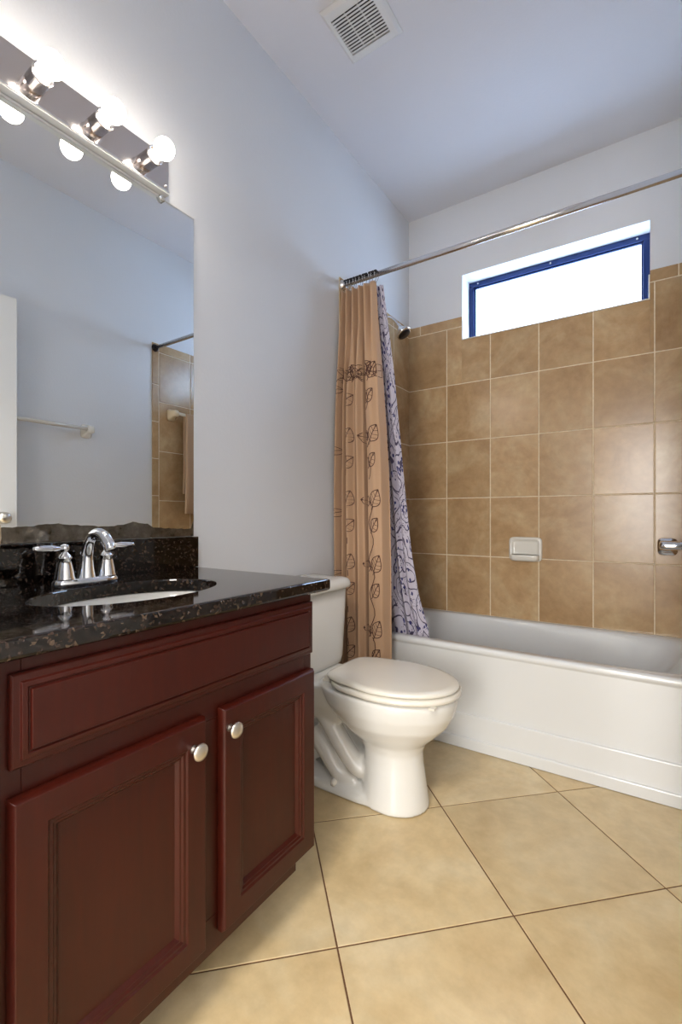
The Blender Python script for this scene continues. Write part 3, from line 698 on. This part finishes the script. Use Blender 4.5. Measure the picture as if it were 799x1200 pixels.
# ------------------------------------------------------------------ soap dish
sd = thing('soap_dish', 'white ceramic soap dish fixed to the tan wall tiles above the tub', 'soap dish', (-0.583, YB, 0.82))
yy = YB-0.0085; sx0, sx1, sz0, sz1 = -0.668, -0.498, 0.758, 0.890
bm = bmesh.new()
def srect(ix, iz, y, p=7, n=56, dz=0):
    cx, cz, hx, hz = (sx0+sx1)/2, (sz0+sz1)/2+dz, (sx1-sx0)/2-ix, (sz1-sz0)/2-iz
    return [(cx+hx*math.copysign(abs(math.cos(a))**(2/p), math.cos(a)), y, cz+hz*math.copysign(abs(math.sin(a))**(2/p), math.sin(a))) for a in [2*math.pi*i/n for i in range(n)]]
rings(bm, [srect(0,0,yy), srect(0,0,yy-0.008), srect(0.005,0.005,yy-0.014), srect(0.014,0.014,yy-0.014), srect(0.018,0.018,yy-0.006), srect(0.03,0.03,yy-0.004)])
obj('back_plate', bm, M['ceramic'], sd, True)
bm = bmesh.new(); n = 24; rs = []
for t_, zt, zb_ in ((0, 0.785, 0.764), (1, 0.785, 0.764)): pass
def shelf(k, z, y0=yy-0.006):
    pts = []
    for i in range(n+1):
        a = math.pi*i/n; pts.append((-0.583+(0.074*k)*math.copysign(abs(math.cos(a))**0.4, math.cos(a)), y0-0.045*k*abs(math.sin(a))**0.5, z))
    return pts
rings(bm, [shelf(0.80,0.762), shelf(0.97,0.768), shelf(1.0,0.790), shelf(0.96,0.796), shelf(0.88,0.794), shelf(0.82,0.780)])
obj('tray', bm, M['ceramic'], sd, True)

# ------------------------------------------------------------------ grab bar on back wall, at right
gb_ = thing('grab_bar', 'chrome bar with a squared bracket on the tiled wall at the right edge', 'grab bar', (0.04, YB, 0.86))
bm = bmesh.new()
def gr(k, y):
    return [(0.048+0.040*k*math.copysign(abs(math.cos(a))**0.45, math.cos(a)), y, 0.860+0.041*k*math.copysign(abs(math.sin(a))**0.45, math.sin(a))) for a in [2*math.pi*i/40 for i in range(40)]]
rings(bm, [gr(1,YB-0.0083), gr(1,YB-0.016), gr(0.92,YB-0.021), gr(0.62,YB-0.024), gr(0.55,YB-0.04)])
obj('bracket', bm, M['chrome'], gb_, True)
bm = bmesh.new()
tube(bm, [(0.016,YB-0.052,0.867),(0.020,YB-0.052,0.867),(0.04,YB-0.052,0.867),(0.10,YB-0.052,0.867),(0.235,YB-0.052,0.867)], [0.012,0.021,0.023,0.021,0.021], 20)
obj('bar', bm, M['chrome'], gb_, True)

# ------------------------------------------------------------------ towel bars on the right wall (seen in the mirror)
def ceramic_post(bm, x, y, z):
    for k, (xx, h) in enumerate(()): pass
    rs = []
    for d_, hw, hz in ((0.0,0.032,0.040),(0.008,0.032,0.040),(0.02,0.022,0.028),(0.045,0.018,0.022),(0.062,0.020,0.022),(0.070,0.014,0.016)):
        rs.append([(x-d_, y+hw*math.copysign(abs(math.cos(a))**0.5, math.cos(a)), z+hz*math.copysign(abs(math.sin(a))**0.5, math.sin(a))-0.006*(0 if d_ > 0.03 else 1)) for a in [2*math.pi*i/28 for i in range(28)]])
    rings(bm, rs)
tb = thing('towel_bar', 'white towel bar on the painted wall, seen in the mirror', 'towel bar', (XR, 1.15, 1.51))
for y in (0.86, 1.45):
    bm = bmesh.new(); ceramic_post(bm, XR-0.001, y, 1.51); obj('post', bm, M['ceramic'], tb, True)
bm = bmesh.new(); lathe(bm, [(0.0105,0),(0.0105,0.57)], (XR-0.052, 0.87, 1.512), 'Y', 18); obj('bar', bm, M['ceramic'], tb, True)
tb2 = thing('towel_bar', 'cream towel bar on the tiled wall with a tan towel over it', 'towel bar', (XR, 2.3, 1.71))
for y in (2.03, 2.58):
    bm = bmesh.new(); ceramic_post(bm, XR-0.009, y, 1.71); obj('post', bm, M['cream'], tb2, True)
bm = bmesh.new(); lathe(bm, [(0.0105,0),(0.0105,0.53)], (XR-0.062, 2.04, 1.712), 'Y', 18); obj('bar', bm, M['ceramic'], tb2, True)
bm = bmesh.new(); cxs = XR-0.062; path = []
for z in [1.02+0.05*i for i in range(14)]: path.append((cxs-0.0135-0.004*math.sin(z*7), z))
for a in range(180, -1, -20): path.append((cxs+0.0135*math.cos(math.radians(a)), 1.712+0.0135*math.sin(math.radians(a))))
for z in [1.66-0.05*i for i in range(11)]: path.append((cxs+0.0145+0.003*math.sin(z*9), z))
rs = []
for i in range(31):
    y = 2.10+0.41*i/30; wv = 0.004*math.sin(i*0.9)
    rs.append([(x-(wv if k < 14 else -wv*0.4), y+0.006*math.sin(z*5), z) for k, (x, z) in enumerate(path)])
rings(bm, rs, False, False, False)
tw = tag(obj('towel', bm, M['towel'], None, True), 'tan towel folded over the bar on the tiled wall, seen in the mirror', 'towel')
tw.modifiers.new('s', 'SOLIDIFY').thickness = 0.004

# ------------------------------------------------------------------ ceiling exhaust vent
ev = thing('exhaust_vent', 'white square exhaust fan grille on the ceiling with narrow dark slots', 'vent', (-0.907, 1.487, ZC))
vx0, vx1, vy0, vy1, vz = -1.020, -0.795, 1.372, 1.603, ZC-0.0005
bm = bmesh.new()
q0, q1, q2, q3 = -0.995, -0.830, 1.409, 1.567
def vr(x0, x1, y0, y1, z): return [(x0,y0,z),(x1,y0,z),(x1,y1,z),(x0,y1,z)]
rings(bm, [vr(vx0,vx1,vy0,vy1,vz), vr(vx0,vx1,vy0,vy1,vz-0.004), vr(vx0+0.012,vx1-0.012,vy0+0.012,vy1-0.012,vz-0.014), vr(q0,q1,q2,q3,vz-0.015), vr(q0,q1,q2,q3,vz-0.004)], True, False, False)
obj('cover', bm, M['white_paint'], ev, bevel=0.0015)
obj('dark_opening', B(((q0, q2, vz-0.0038), (q1, q3, vz-0.0008))), M['black'], ev)
bm = bmesh.new(); ns = 13; pitch = (q3-q2)/ns
for k in range(ns+1):
    y = q2+pitch*k; a, b = max(y-pitch*0.26, q2), min(y+pitch*0.26, q3)
    box(bm, (q0, a, vz-0.015), (q1, b, vz-0.0135))
for x in (-0.94, -0.885): box(bm, (x-0.001, q2, vz-0.012), (x+0.001, q3, vz-0.006))
obj('slats', bm, M['white_paint'], ev)
